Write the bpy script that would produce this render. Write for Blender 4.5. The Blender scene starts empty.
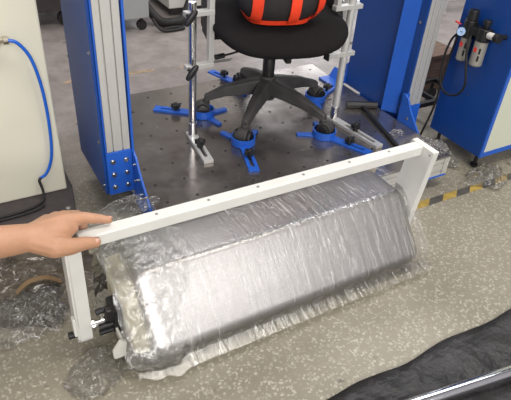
import bpy, bmesh, math, random
from mathutils import Vector, Matrix, noise
PI = math.pi
random.seed(7)
S = bpy.context.scene
COL = S.collection

# ------------------------------------------------------------ camera
cam_d = bpy.data.cameras.new('camera')
cam = bpy.data.objects.new('camera', cam_d); COL.objects.link(cam)
yaw, pitch, roll = 0.560614682, 0.627068490, 0.0800553800
f0 = Vector((math.sin(yaw), math.cos(yaw), 0)); r0 = Vector((math.cos(yaw), -math.sin(yaw), 0))
fw = f0 * math.cos(pitch) - Vector((0, 0, 1)) * math.sin(pitch)
up = r0.cross(fw)
rr = r0 * math.cos(roll) + up * math.sin(roll); uu = rr.cross(fw)
M = Matrix((rr, uu, -fw)).transposed().to_4x4(); M.translation = (0, 0, 1.25)
cam.matrix_world = M
cam_d.sensor_fit = 'HORIZONTAL'; cam_d.sensor_width = 36; cam_d.lens = 551.36 / 511 * 36
cam_d.clip_start = 0.02; cam_d.clip_end = 100
S.camera = cam
# ------------------------------------------------------------ light
S.view_settings.view_transform = 'Standard'; S.view_settings.look = 'None'
S.view_settings.gamma = 1; S.view_settings.use_curve_mapping = False
S.view_settings.exposure = 0.0
w = bpy.data.worlds.new('hall_light'); S.world = w; w.use_nodes = True
nt = w.node_tree; nt.nodes.clear()
wo = nt.nodes.new('ShaderNodeOutputWorld'); bg = nt.nodes.new('ShaderNodeBackground')
tc = nt.nodes.new('ShaderNodeTexCoord'); sx = nt.nodes.new('ShaderNodeSeparateXYZ'); cr = nt.nodes.new('ShaderNodeValToRGB')
nt.links.new(tc.outputs['Generated'], sx.inputs[0]); nt.links.new(sx.outputs['Z'], cr.inputs[0])
yr = nt.nodes.new('ShaderNodeMapRange'); yr.inputs[1].default_value = 0.1; yr.inputs[2].default_value = -0.6; nt.links.new(sx.outputs['Y'], yr.inputs[0])
wm = nt.nodes.new('ShaderNodeMix'); wm.data_type = 'RGBA'; wm.inputs[7].default_value = (0.56, 0.52, 0.52, 1)
nt.links.new(yr.outputs[0], wm.inputs[0]); nt.links.new(cr.outputs[0], wm.inputs[6])
nt.links.new(wm.outputs[2], bg.inputs[0]); nt.links.new(bg.outputs[0], wo.inputs[0])
cr.color_ramp.elements[0].position = 0.34; cr.color_ramp.elements[0].color = (0.66, 0.62, 0.62, 1)
cr.color_ramp.elements[1].position = 0.56; cr.color_ramp.elements[1].color = (0.11, 0.105, 0.105, 1)
bg.inputs[1].default_value = 1.0


def area(name, loc, target, size, power, color=(1, 1, 1)):
    l = bpy.data.lights.new(name, 'AREA'); l.shape = 'RECTANGLE'; l.size, l.size_y = size
    l.energy = power; l.color = color
    o = bpy.data.objects.new(name, l); COL.objects.link(o); o.location = loc
    o.rotation_euler = (Vector(target) - Vector(loc)).to_track_quat('-Z', 'Y').to_euler()
    return o


area('ceiling_or_added_light', (1.2, 0.2, 4.6), (1.2, 0.6, 0), (3.0, 1.0), 120, (1, 0.96, 0.88))
area('ceiling_or_added_light', (0.6, 3.6, 4.6), (0.6, 3.6, 0), (3.0, 0.8), 85, (1, 0.97, 0.96))
area('ceiling_or_added_light', (4.2, 2.6, 4.6), (4.2, 2.6, 0), (1.0, 3.0), 110, (0.97, 0.97, 1))
area('window_or_added_light', (-0.9, -4.0, 3.2), (0.5, 1.4, 0.3), (2.0, 1.8), 200, (1, 0.985, 0.95))  # front fill added behind the camera to brighten the cream cabinet
area('ceiling_or_added_light', (2.25, -3.1, 2.9), (0.5, 0.93, 0.13), (0.7, 1.6), 24, (1, 0.985, 0.95))  # added behind the camera, below the ceiling, for the drum's bright streak
area('window_or_added_light', (5.5, 8.5, 2.2), (1.4, 2.0, 0.1), (5.0, 1.6), 150, (0.95, 0.97, 1))


# ------------------------------------------------------------ materials
def mat(name, col, rough=0.5, metal=0.0, var=0.0, vscale=20, bump=0.0, bscale=60, stretch=(1, 1, 1), alpha=None, coat=0.0, spec=None, sheen=0):
    m = bpy.data.materials.new(name); m.use_nodes = True; n = m.node_tree
    b = n.nodes['Principled BSDF']
    b.inputs['Base Color'].default_value = (*col, 1); b.inputs['Roughness'].default_value = rough
    b.inputs['Metallic'].default_value = metal; b.inputs['Coat Weight'].default_value = coat
    if spec is not None: b.inputs['Specular IOR Level'].default_value = spec
    if sheen: b.inputs['Sheen Weight'].default_value = sheen
    t = n.nodes.new('ShaderNodeTexCoord'); mp = n.nodes.new('ShaderNodeMapping'); mp.inputs['Scale'].default_value = stretch
    n.links.new(t.outputs['Object'], mp.inputs[0])
    no = n.nodes.new('ShaderNodeTexNoise'); no.inputs['Scale'].default_value = vscale; no.inputs['Detail'].default_value = 5
    n.links.new(mp.outputs[0], no.inputs['Vector'])
    v = max(var, 0.03)
    r = n.nodes.new('ShaderNodeValToRGB'); r.color_ramp.elements[0].position = 0.3; r.color_ramp.elements[1].position = 0.7
    r.color_ramp.elements[0].color = (*[c * (1 - v) for c in col], 1); r.color_ramp.elements[1].color = (*[min(1, c * (1 + v)) for c in col], 1)
    n.links.new(no.outputs[0], r.inputs[0]); n.links.new(r.outputs[0], b.inputs['Base Color'])
    if bump:
        n2 = n.nodes.new('ShaderNodeTexNoise'); n2.inputs['Scale'].default_value = bscale; n2.inputs['Detail'].default_value = 4
        n.links.new(mp.outputs[0], n2.inputs['Vector'])
        bp = n.nodes.new('ShaderNodeBump'); bp.inputs['Strength'].default_value = bump; bp.inputs['Distance'].default_value = 0.004
        n.links.new(n2.outputs[0], bp.inputs['Height']); n.links.new(bp.outputs[0], b.inputs['Normal'])
    return m


def film(name, tint=(0.93, 0.93, 0.92), base=0.12, streak=0.55, sc=(60, 6, 6), rough=0.16, lo=0.52, hi=0.68, bs=0.7):
    m = bpy.data.materials.new(name); m.use_nodes = True; n = m.node_tree; n.nodes.clear()
    out = n.nodes.new('ShaderNodeOutputMaterial'); mix = n.nodes.new('ShaderNodeMixShader')
    tr = n.nodes.new('ShaderNodeBsdfTransparent'); tr.inputs[0].default_value = (*tint, 1)
    pr = n.nodes.new('ShaderNodeBsdfPrincipled'); pr.inputs['Base Color'].default_value = (0.86, 0.86, 0.85, 1)
    pr.inputs['Roughness'].default_value = rough; pr.inputs['Specular IOR Level'].default_value = 1.0
    t = n.nodes.new('ShaderNodeTexCoord'); mp = n.nodes.new('ShaderNodeMapping'); mp.inputs['Scale'].default_value = sc
    n.links.new(t.outputs['Object'], mp.inputs[0])
    no = n.nodes.new('ShaderNodeTexNoise'); no.inputs['Scale'].default_value = 1.0; no.inputs['Detail'].default_value = 6; no.inputs['Distortion'].default_value = 0.6
    n.links.new(mp.outputs[0], no.inputs['Vector'])
    # thin crease lines where the noise crosses its middle, in patches
    ab = n.nodes.new('ShaderNodeMath'); ab.operation = 'SUBTRACT'; ab.inputs[1].default_value = 0.5; n.links.new(no.outputs[0], ab.inputs[0])
    ac = n.nodes.new('ShaderNodeMath'); ac.operation = 'ABSOLUTE'; n.links.new(ab.outputs[0], ac.inputs[0])
    ln = n.nodes.new('ShaderNodeMapRange'); ln.inputs[1].default_value = 0.0; ln.inputs[2].default_value = 0.022; ln.inputs[3].default_value = 1; ln.inputs[4].default_value = 0; n.links.new(ac.outputs[0], ln.inputs[0])
    mk = n.nodes.new('ShaderNodeTexNoise'); mk.inputs['Scale'].default_value = 0.23; mk.inputs['Detail'].default_value = 3; n.links.new(mp.outputs[0], mk.inputs['Vector'])
    mr = n.nodes.new('ShaderNodeMapRange'); mr.inputs[1].default_value = lo - 0.12; mr.inputs[2].default_value = hi - 0.08; mr.inputs[3].default_value = 0.1; mr.inputs[4].default_value = 1.0; n.links.new(mk.outputs[0], mr.inputs[0])
    mu = n.nodes.new('ShaderNodeMath'); mu.operation = 'MULTIPLY'; n.links.new(ln.outputs[0], mu.inputs[0]); n.links.new(mr.outputs[0], mu.inputs[1])
    ra = n.nodes.new('ShaderNodeMapRange'); ra.inputs[3].default_value = base; ra.inputs[4].default_value = streak; n.links.new(mu.outputs[0], ra.inputs[0])
    bp = n.nodes.new('ShaderNodeBump'); bp.inputs['Strength'].default_value = bs; bp.inputs['Distance'].default_value = 0.01
    n.links.new(no.outputs[0], bp.inputs['Height']); n.links.new(bp.outputs[0], pr.inputs['Normal'])
    gl = n.nodes.new('ShaderNodeBsdfGlossy'); gl.inputs['Roughness'].default_value = rough; gl.inputs[0].default_value = (0.9, 0.9, 0.9, 1)
    n.links.new(bp.outputs[0], gl.inputs['Normal'])
    fr = n.nodes.new('ShaderNodeFresnel'); fr.inputs[0].default_value = 1.5; n.links.new(bp.outputs[0], fr.inputs['Normal'])
    m1 = n.nodes.new('ShaderNodeMixShader'); n.links.new(ra.outputs[0], m1.inputs[0]); n.links.new(tr.outputs[0], m1.inputs[1]); n.links.new(pr.outputs[0], m1.inputs[2])
    n.links.new(fr.outputs[0], mix.inputs[0]); n.links.new(m1.outputs[0], mix.inputs[1]); n.links.new(gl.outputs[0], mix.inputs[2])
    n.links.new(mix.outputs[0], out.inputs[0])
    return m


def floor_mat():
    m = bpy.data.materials.new('terrazzo'); m.use_nodes = True; n = m.node_tree; b = n.nodes['Principled BSDF']; L = n.links.new
    t = n.nodes.new('ShaderNodeTexCoord')
    vo = n.nodes.new('ShaderNodeTexVoronoi'); vo.inputs['Scale'].default_value = 112
    dn = n.nodes.new('ShaderNodeTexNoise'); dn.inputs['Scale'].default_value = 70; L(t.outputs['Object'], dn.inputs['Vector'])
    dm = n.nodes.new('ShaderNodeMix'); dm.data_type = 'RGBA'; dm.inputs[0].default_value = 0.018; L(t.outputs['Object'], dm.inputs[6]); L(dn.outputs['Color'], dm.inputs[7]); L(dm.outputs[2], vo.inputs['Vector'])
    sep = n.nodes.new('ShaderNodeSeparateColor'); L(vo.outputs['Color'], sep.inputs[0])
    # chips: near the cell centre, some cells only
    c1 = n.nodes.new('ShaderNodeMapRange'); c1.inputs[1].default_value = 0.58; c1.inputs[2].default_value = 0.36; L(vo.outputs['Distance'], c1.inputs[0])
    c2 = n.nodes.new('ShaderNodeMapRange'); c2.inputs[1].default_value = 0.25; c2.inputs[2].default_value = 1.15; L(sep.outputs[0], c2.inputs[0])
    mu = n.nodes.new('ShaderNodeMath'); mu.operation = 'MULTIPLY'; L(c1.outputs[0], mu.inputs[0]); L(c2.outputs[0], mu.inputs[1])
    no = n.nodes.new('ShaderNodeTexNoise'); no.inputs['Scale'].default_value = 2.2; no.inputs['Detail'].default_value = 8; L(t.outputs['Object'], no.inputs['Vector'])
    r = n.nodes.new('ShaderNodeValToRGB'); L(no.outputs[0], r.inputs[0])
    r.color_ramp.elements[0].position = 0.3; r.color_ramp.elements[0].color = (0.205, 0.185, 0.140, 1)
    r.color_ramp.elements[1].position = 0.7; r.color_ramp.elements[1].color = (0.275, 0.25, 0.195, 1)
    mx = n.nodes.new('ShaderNodeMix'); mx.data_type = 'RGBA'; L(mu.outputs[0], mx.inputs[0]); L(r.outputs[0], mx.inputs[6]); mx.inputs[7].default_value = (0.47, 0.445, 0.36, 1)
    # plainer grey-mauve colour deeper into the hall
    xyz = n.nodes.new('ShaderNodeSeparateXYZ'); L(t.outputs['Object'], xyz.inputs[0])
    zr = n.nodes.new('ShaderNodeMapRange'); zr.inputs[1].default_value = 1.5; zr.inputs[2].default_value = 2.4; L(xyz.outputs[1], zr.inputs[0])
    r2 = n.nodes.new('ShaderNodeValToRGB'); n3 = n.nodes.new('ShaderNodeTexNoise'); n3.inputs['Scale'].default_value = 9; n3.inputs['Detail'].default_value = 9; n3.inputs['Roughness'].default_value = 0.7
    L(t.outputs['Object'], n3.inputs['Vector']); L(n3.outputs[0], r2.inputs[0])
    r2.color_ramp.elements[0].position = 0.3; r2.color_ramp.elements[0].color = (0.20, 0.175, 0.165, 1)
    r2.color_ramp.elements[1].position = 0.65; r2.color_ramp.elements[1].color = (0.34, 0.305, 0.295, 1)
    m2 = n.nodes.new('ShaderNodeMix'); m2.data_type = 'RGBA'; L(zr.outputs[0], m2.inputs[0]); L(mx.outputs[2], m2.inputs[6]); L(r2.outputs[0], m2.inputs[7])
    # dark dirt specks
    n4 = n.nodes.new('ShaderNodeTexNoise'); n4.inputs['Scale'].default_value = 16; n4.inputs['Detail'].default_value = 3; L(t.outputs['Object'], n4.inputs['Vector'])
    sp = n.nodes.new('ShaderNodeMapRange'); sp.inputs[1].default_value = 0.69; sp.inputs[2].default_value = 0.75; sp.inputs[4].default_value = 0.6; L(n4.outputs[0], sp.inputs[0])
    m3 = n.nodes.new('ShaderNodeMix'); m3.data_type = 'RGBA'; L(sp.outputs[0], m3.inputs[0]); L(m2.outputs[2], m3.inputs[6]); m3.inputs[7].default_value = (0.06, 0.055, 0.05, 1)
    L(m3.outputs[2], b.inputs['Base Color']); b.inputs['Roughness'].default_value = 0.42
    return m


def steel_plate_mat():
    m = bpy.data.materials.new('scuffed_steel_plate'); m.use_nodes = True; n = m.node_tree; b = n.nodes['Principled BSDF']; L = n.links.new
    t = n.nodes.new('ShaderNodeTexCoord')
    no = n.nodes.new('ShaderNodeTexNoise'); no.inputs['Scale'].default_value = 4; no.inputs['Detail'].default_value = 9; no.inputs['Roughness'].default_value = 0.65; L(t.outputs['Object'], no.inputs['Vector'])
    r = n.nodes.new('ShaderNodeValToRGB'); L(no.outputs[0], r.inputs[0])
    r.color_ramp.elements[0].position = 0.35; r.color_ramp.elements[0].color = (0.27, 0.235, 0.22, 1)
    r.color_ramp.elements[1].position = 0.68; r.color_ramp.elements[1].color = (0.46, 0.43, 0.41, 1)
    L(r.outputs[0], b.inputs['Base Color']); b.inputs['Metallic'].default_value = 0.9
    mr = n.nodes.new('ShaderNodeMapRange'); mr.inputs[1].default_value = 0.3; mr.inputs[2].default_value = 0.75; mr.inputs[3].default_value = 0.14; mr.inputs[4].default_value = 0.34
    L(no.outputs[0], mr.inputs[0]); L(mr.outputs[0], b.inputs['Roughness'])
    return m


MF = floor_mat(); MPLATE = steel_plate_mat()
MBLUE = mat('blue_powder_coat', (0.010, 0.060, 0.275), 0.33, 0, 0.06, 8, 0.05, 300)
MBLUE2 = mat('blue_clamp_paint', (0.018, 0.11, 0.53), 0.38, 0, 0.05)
MALU = mat('satin_aluminium', (0.66, 0.66, 0.64), 0.40, 0.5, 0.04, 30, 0.03, 200, (20, 20, 1))
MALUD = mat('aluminium_slot_shade', (0.30, 0.30, 0.29), 0.5, 0.6)
MWHITE = mat('white_frame_paint', (0.70, 0.70, 0.67), 0.42, 0, 0.03, 15)
MCREAM = mat('cream_cabinet_paint', (0.72, 0.70, 0.58), 0.45, 0, 0.02, 5)
MPGREEN = mat('pale_panel_paint', (0.60, 0.63, 0.52), 0.5, 0, 0.02, 5)
MDBASE = mat('dark_base_paint', (0.055, 0.045, 0.048), 0.6, 0, 0.15, 40)
MBLK = mat('black_plastic', (0.012, 0.012, 0.013), 0.42, 0, 0.2, 60)
MBLKR = mat('black_rubber', (0.014, 0.013, 0.013), 0.65, 0, 0.2, 60)
MNYL = mat('dusty_black_nylon', (0.045, 0.043, 0.041), 0.6, 0, 0.35, 14)
MFAB = mat('black_mesh_fabric', (0.010, 0.0085, 0.009), 0.9, 0, 0.25, 200, 0.3, 700, spec=0.2)
MORG = mat('orange_webbing', (0.95, 0.06, 0.015), 0.6, 0, 0.06, 90, 0.3, 500)
MBAG = mat('black_bag_cloth', (0.022, 0.019, 0.02), 0.8, 0, 0.2, 60, 0.2, 400)
MCHR = mat('chrome', (0.72, 0.72, 0.72), 0.22, 1.0, 0.02)
MSTEEL = mat('bolt_steel', (0.55, 0.55, 0.54), 0.25, 1.0, 0.02)
MDRUM = mat('brushed_stainless', (0.56, 0.545, 0.54), 0.36, 1.0, 0.06, 3, 0.12, 8, (1, 60, 60))
MCOVER = mat('cream_end_foam', (0.60, 0.56, 0.42), 0.7, 0, 0.1, 12)
MYEL = mat('tape_yellow', (0.36, 0.25, 0.055), 0.6, 0, 0.25, 30)
MTAN = mat('tape_worn', (0.36, 0.27, 0.19), 0.6, 0, 0.35, 30)
MTBLK = mat('tape_black', (0.07, 0.065, 0.058), 0.6, 0, 0.3, 40)
MSKIN = mat('skin', (0.47, 0.255, 0.155), 0.5, 0, 0.08, 25, 0.15, 260)
MSKIN.node_tree.nodes['Principled BSDF'].inputs['Subsurface Weight'].default_value = 0.12
MSKIN.node_tree.nodes['Principled BSDF'].inputs['Subsurface Radius'].default_value = (0.01, 0.004, 0.002)
MNAIL = mat('nail', (0.56, 0.31, 0.24), 0.3)
MHOSEB = mat('blue_hose', (0.01, 0.12, 0.62), 0.3)
MBRASS = mat('nickel_fitting', (0.5, 0.46, 0.38), 0.3, 1.0)
MBOWL = mat('grey_bowl_metal', (0.36, 0.35, 0.31), 0.4, 0.3)
MRED = mat('red_mark', (0.65, 0.03, 0.03), 0.5)
MDIAL = mat('pale_blue_dial', (0.35, 0.50, 0.75), 0.15)
MWPL = mat('white_plastic', (0.72, 0.71, 0.66), 0.4)
MGREY = mat('grey_machine_paint', (0.36, 0.37, 0.37), 0.5)
MWOOD = mat('brown_wood', (0.16, 0.10, 0.07), 0.75, 0, 0.3, 10, stretch=(1, 8, 8))
MMAT = mat('black_plastic_sheet', (0.020, 0.019, 0.020), 0.45, 0, 0.6, 9, 1.0, 16)
MMAT.node_tree.nodes['Bump'].inputs['Distance'].default_value = 0.02
MWALL = mat('hall_wall_paint', (0.55, 0.55, 0.54), 0.8, 0, 0.03)
MFILM = film('stretch_film', (0.985, 0.98, 0.98), 0.045, 0.5, (60, 5, 5), 0.16, 0.52, 0.70, 0.35)
MFILMW = film('bunched_film', (0.99, 0.99, 0.985), 0.09, 0.5, (34, 20, 20), 0.14, 0.48, 0.66, 0.7)
MFILMC = film('crumpled_film', (0.97, 0.97, 0.965), 0.05, 0.48, (30, 30, 30), 0.1, 0.5, 0.7, 0.9)
MFILMD = film('dusky_shadow_film', (0.55, 0.50, 0.46), 0.03, 0.16, (16, 16, 16), 0.12, 0.55, 0.75, 0.8)  # dark plastic, its tint also standing in for a person's shadow


# ------------------------------------------------------------ helpers
def root_of(o):
    while o.parent: o = o.parent
    return o


def tag(o, label=None, cat=None, group=None, kind=None):
    if label: o['label'] = label
    if cat: o['category'] = cat
    if group: o['group'] = group
    if kind: o['kind'] = kind
    return o


def thing(name, label, cat, loc=(0, 0, 0), rz=0, group=None):
    o = bpy.data.objects.new(name, None); COL.objects.link(o); o.empty_display_size = 0.05
    o.location = loc; o.rotation_euler = (0, 0, rz)
    return tag(o, label, cat, group)


def obj(name, bm, m, parent=None, smooth=False, bevel=0.0, angle=35, local=False):
    """vertices are in world metres unless local=True"""
    if parent is not None and not local:
        r = root_of(parent)
        bm.transform((Matrix.Translation(r.location) @ Matrix.Rotation(r.rotation_euler[2], 4, 'Z')).inverted())
    bmesh.ops.recalc_face_normals(bm, faces=bm.faces)
    me = bpy.data.meshes.new(name); bm.to_mesh(me); bm.free()
    ms = m if isinstance(m, (list, tuple)) else [m]
    for k in ms: me.materials.append(k)
    o = bpy.data.objects.new(name, me); COL.objects.link(o)
    if parent is not None: o.parent = parent
    if smooth:
        for p in me.polygons: p.use_smooth = True
    if bevel:
        b = o.modifiers.new('Bevel', 'BEVEL'); b.width = bevel; b.segments = 2; b.limit_method = 'ANGLE'; b.angle_limit = math.radians(angle)
    return o


def setmat(bm, n0, k):
    bm.faces.ensure_lookup_table()
    for f in bm.faces[n0:]: f.material_index = k


def NB(): return bmesh.new()


def box(bm, lo, hi, rot=None, pivot=None):
    lo, hi = Vector(lo), Vector(hi); c = (lo + hi) / 2; s = hi - lo
    mx = Matrix.Translation(c) @ Matrix.Diagonal((*s, 1))
    if rot is not None:
        p = Vector(pivot) if pivot is not None else c
        mx = Matrix.Translation(p) @ rot @ Matrix.Translation(-p) @ mx
    bmesh.ops.create_cube(bm, size=1, matrix=mx); return bm


def frame_z(d):
    return Vector(d).normalized().to_track_quat('Z', 'Y').to_matrix().to_4x4()


def cyl(bm, a, b, r1, r2=None, seg=20, caps=True):
    a, b = Vector(a), Vector(b); d = b - a
    if r2 is None: r2 = r1
    bmesh.ops.create_cone(bm, cap_ends=caps, segments=seg, radius1=r1, radius2=r2, depth=d.length,
                          matrix=Matrix.Translation((a + b) / 2) @ frame_z(d))
    return bm


def ball(bm, c, r, sub=2, sc=(1, 1, 1)):
    bmesh.ops.create_icosphere(bm, subdivisions=sub, radius=r, matrix=Matrix.Translation(c) @ Matrix.Diagonal((*sc, 1))); return bm


def spline(pts, n=8):
    P = [Vector(p) for p in pts]; P = [2 * P[0] - P[1]] + P + [2 * P[-1] - P[-2]]; out = []
    for i in range(1, len(P) - 2):
        for k in range(n):
            t = k / n; p0, p1, p2, p3 = P[i - 1:i + 3]
            out.append(0.5 * ((2 * p1) + (p2 - p0) * t + (2 * p0 - 5 * p1 + 4 * p2 - p3) * t * t + (3 * p1 - p0 - 3 * p2 + p3) * t ** 3))
    out.append(P[-2]); return out


def tube(bm, pts, r, seg=10, n=8):
    P = spline(pts, n) if n else [Vector(p) for p in pts]; rings = []
    x = None
    for i, p in enumerate(P):
        d = (P[min(i + 1, len(P) - 1)] - P[max(i - 1, 0)]).normalized()
        if x is None: x = d.orthogonal().normalized()
        x = (x - d * x.dot(d)).normalized(); y = d.cross(x)
        rings.append([bm.verts.new(p + (x * math.cos(2 * PI * k / seg) + y * math.sin(2 * PI * k / seg)) * r) for k in range(seg)])
    for a, b in zip(rings, rings[1:]):
        for k in range(seg): bm.faces.new((a[k], a[(k + 1) % seg], b[(k + 1) % seg], b[k]))
    bm.faces.new(rings[0]); bm.faces.new(rings[-1]); return bm


def prism(bm, pts, axis, a, b):
    """pts: 2-D outline; axis: extrusion axis 'x' (pts = y,z), 'y' (x,z), 'z' (x,y)"""
    def P(p, t):
        return {'x': (t, p[0], p[1]), 'y': (p[0], t, p[1]), 'z': (p[0], p[1], t)}[axis]
    A = [bm.verts.new(P(p, a)) for p in pts]; B = [bm.verts.new(P(p, b)) for p in pts]
    bm.faces.new(A); bm.faces.new(B[::-1]); n = len(pts)
    for k in range(n): bm.faces.new((A[k], A[(k + 1) % n], B[(k + 1) % n], B[k]))
    return bm


def roundpoly(pts, rs, seg=6):
    out = []; n = len(pts)
    if not isinstance(rs, (list, tuple)): rs = [rs] * n
    for i in range(n):
        p = Vector(pts[i]); a = (Vector(pts[i - 1]) - p); b = (Vector(pts[(i + 1) % n]) - p); r = rs[i]
        ang = a.angle(b); t = min(r / math.tan(ang / 2), a.length * .48, b.length * .48); r = t * math.tan(ang / 2)
        a.normalize(); b.normalize(); c = p + (a + b).normalized() * (r / math.sin(ang / 2))
        s = p + a * t - c; e = p + b * t - c; a0 = math.atan2(s.y, s.x); a1 = math.atan2(e.y, e.x)
        d = (a1 - a0 + PI) % (2 * PI) - PI
        for k in range(seg + 1):
            q = a0 + d * k / seg; out.append((c.x + r * math.cos(q), c.y + r * math.sin(q)))
    return out


def superell(bm, c, s, n1=4, n2=2.6, nu=48, nv=20, rz=0):
    def sp(v, e): return math.copysign(abs(v) ** e, v)
    R = Matrix.Rotation(rz, 3, 'Z'); rings = []
    for j in range(1, nv):
        v = -PI / 2 + PI * j / nv; ring = []
        for i in range(nu):
            u = 2 * PI * i / nu; cv = sp(math.cos(v), 2 / n2)
            p = Vector((s[0] * sp(math.cos(u), 2 / n1) * cv, s[1] * sp(math.sin(u), 2 / n1) * cv, s[2] * sp(math.sin(v), 2 / n2)))
            ring.append(bm.verts.new(Vector(c) + R @ p))
        rings.append(ring)
    for a, b in zip(rings, rings[1:]):
        for k in range(nu): bm.faces.new((a[k], a[(k + 1) % nu], b[(k + 1) % nu], b[k]))
    bm.faces.new(rings[0][::-1]); bm.faces.new(rings[-1]); return bm


def hexbolt(bm, p, d, r=0.0055, h=0.006):
    p = Vector(p); d = Vector(d).normalized()
    cyl(bm, p, p + d * 0.0015, r * 1.5, seg=16); cyl(bm, p + d * 0.0015, p + d * h, r, seg=6 if r < .005 else 12)
    return bm


def struct(name, bm, m):
    o = obj(name, bm, m); o['kind'] = 'structure'; return o


def dup(root, loc, rz, label):
    r = root.copy(); COL.objects.link(r); r.location = loc; r.rotation_euler = (0, 0, rz); r['label'] = label
    for ch in list(root.children):
        c = ch.copy(); COL.objects.link(c); c.parent = r
        for g in list(ch.children):
            d = g.copy(); COL.objects.link(d); d.parent = c
    return r


# ------------------------------------------------------------ setting
bm = NB(); box(bm, (-7, -6, -0.1), (11, 10, 0)); struct('floor', bm, MF)
bm = NB(); box(bm, (-7, 10, -0.1), (11, 10.15, 5)); struct('wall_back', bm, MWALL)


# hazard tape in the aisle
def tape(name, label, x0, x1, y0, wd, seg, worn, slope, m1, n1):
    t = thing(name, label, 'tape', ((x0 + x1) / 2, y0, 0)); rnd = random.Random(int(x0 * 100)); x = x0; k = 0
    while x < x1:
        e = min(x + seg, x1); sh = 0.04
        if rnd.random() > worn:
            yy = y0 + slope * (x - x0); ye = y0 + slope * (e - x0)
            q = NB(); prism(q, [(x, yy), (e, ye), (e + sh, ye + wd), (x + sh, yy + wd)], 'z', 0.0001, 0.0012)
            obj(n1 if k % 2 == 0 else 'black_band', q, m1 if k % 2 == 0 else MTBLK, t)
        x = e; k += 1


tape('floor_tape', 'yellow and black hazard tape on floor beside the blue cabinet', 1.30, 3.2, 1.150, 0.034, 0.075, 0, -0.02, MYEL, 'yellow_band')
tape('floor_tape', 'worn hazard tape crossing the floor behind the test platform', 0.5, 3.0, 2.76, 0.035, 0.16, 0.30, -0.03, MTAN, 'worn_band')

# ------------------------------------------------------------ the chair testing machine
PX0, PX1, PY0, PY1, PZ = 0.482, 1.675, 1.226, 2.22, 0.15
mach = thing('test_machine', 'blue and aluminium chair testing machine with steel platform between two columns', 'machine', (1.08, 1.7, 0))
bm = NB(); box(bm, (PX0, PY0, PZ - 0.008), (PX1, PY1, PZ)); plate = obj('platform_plate', bm, MPLATE, mach, bevel=0.002)
plate['label'] = 'scuffed steel plate with small threaded holes'
for i in range(11):
    for j in range(9):
        x = PX0 + 0.05 + i * 0.109; y = PY0 + 0.06 + j * 0.109
        bm = NB(); cyl(bm, (x, y, PZ + 0.0001), (x, y, PZ + 0.0009), 0.0052, seg=12); obj('threaded_hole', bm, MBLKR, plate)


def extr_x(bm, x0, x1, y0, y1, z0, z1, gd=0.006):
    """aluminium profile running along x with two long grooves on the front"""
    h = z1 - z0; zs = [z0, z0 + h * .22, z0 + h * .30, z0 + h * .70, z0 + h * .78, z1]
    for k, (a, b) in enumerate(zip(zs, zs[1:])):
        box(bm, (x0, y0 + (gd if k % 2 else 0), a), (x1, y1, b))


bm = NB(); extr_x(bm, PX0, PX1 - 0.032, PY0, PY0 + 0.045, 0.066, PZ - 0.008)
box(bm, (PX0, PY1 - 0.045, 0.066), (PX1, PY1, PZ - 0.008)); box(bm, (PX0, PY0 + 0.046, 0.066), (PX0 + 0.045, PY1 - 0.046, PZ - 0.008))
for k, (a, b) in enumerate(((0.066, 0.084), (0.084, 0.092), (0.092, 0.124), (0.124, 0.132), (0.132, PZ - 0.008))):
    box(bm, (PX1 - 0.045, PY0 + 0.046, a), (PX1 - (0.006 if k % 2 else 0), PY1 - 0.046, b))
box(bm, (PX1 - 0.028, PY0, 0.066), (PX1, PY0 + 0.045, PZ - 0.008))
obj('platform_frame', bm, MALU, mach)
bm = NB(); box(bm, (PX0, PY0 - 0.002, 0.058), (PX1 - 0.004, PY1, 0.0655)); obj('lower_trim', bm, MBLUE2, mach)['label'] = 'bright blue trim strip under the platform frame'
for x, y in ((PX0 + 0.12, PY0 + 0.12), (PX1 - 0.12, PY0 + 0.12), (PX0 + 0.12, PY1 - 0.12), (PX1 - 0.12, PY1 - 0.12)):
    bm = NB(); cyl(bm, (x, y, 0), (x, y, 0.014), 0.032); cyl(bm, (x, y, 0.014), (x, y, 0.0578), 0.01); obj('levelling_foot', bm, MBLK, mach)


def column_profile(bm, x0, x1, y0, y1, z0, z1, gd=0.007):
    w_ = x1 - x0; f = [0, .25, .30, .66, .71, 1]
    for k, (a, b) in enumerate(zip(f, f[1:])):
        box(bm, (x0 + a * w_, y0 + (gd if k % 2 else 0), z0), (x0 + b * w_, y1, z1))


GUS = [(1.556, 0.275), (1.540, 0.275), (1.520, 0.262), (1.495, 0.222), (1.455, 0.180), (1.410, 0.135), (1.385, 0.10), (1.375, 0.062), (1.556, 0.062)]


def tower(x0, x1, side, zb, yb, inner_left):
    # front profile
    bm = NB(); column_profile(bm, x0 + 0.006, x1 - 0.004, 1.556, 1.60, 0.285 if zb < .14 else 0.2, 1.9)
    p = obj('column_profile', bm, MALU, mach, bevel=0.0015)
    return p


# left tower ------------------------------------------------
bm = NB(); column_profile(bm, 0.392, 0.470, 1.556, 1.60, 0.284, 1.9); lp = obj('column_profile', bm, MALU, mach, bevel=0.0015)
bm = NB(); box(bm, (0.376, 1.562, 0.118), (0.386, 1.885, 1.9)); lside = obj('side_panel', bm, MBLUE, mach, bevel=0.002)
bm = NB(); box(bm, (0.386, 1.555, 0.12), (0.3905, 1.60, 1.9)); obj('panel_lip', bm, MBLUE2, lside)
bm = NB(); box(bm, (0.474, 1.550, 0.155), (0.4815, 1.885, 1.9)); obj('inner_panel', bm, MBLUE2, mach, bevel=0.001)
bm = NB(); box(bm, (0.388, 1.87, 0.118), (0.473, 1.885, 1.9)); obj('rear_panel', bm, MBLUE, mach)
bm = NB(); box(bm, (0.388, 1.553, 0.118), (0.473, 1.565, 0.283)); box(bm, (0.388, 1.566, 0.118), (0.473, 1.868, 0.13)); fp = obj('foot_plate', bm, MBLUE2, mach, bevel=0.001)
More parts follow.
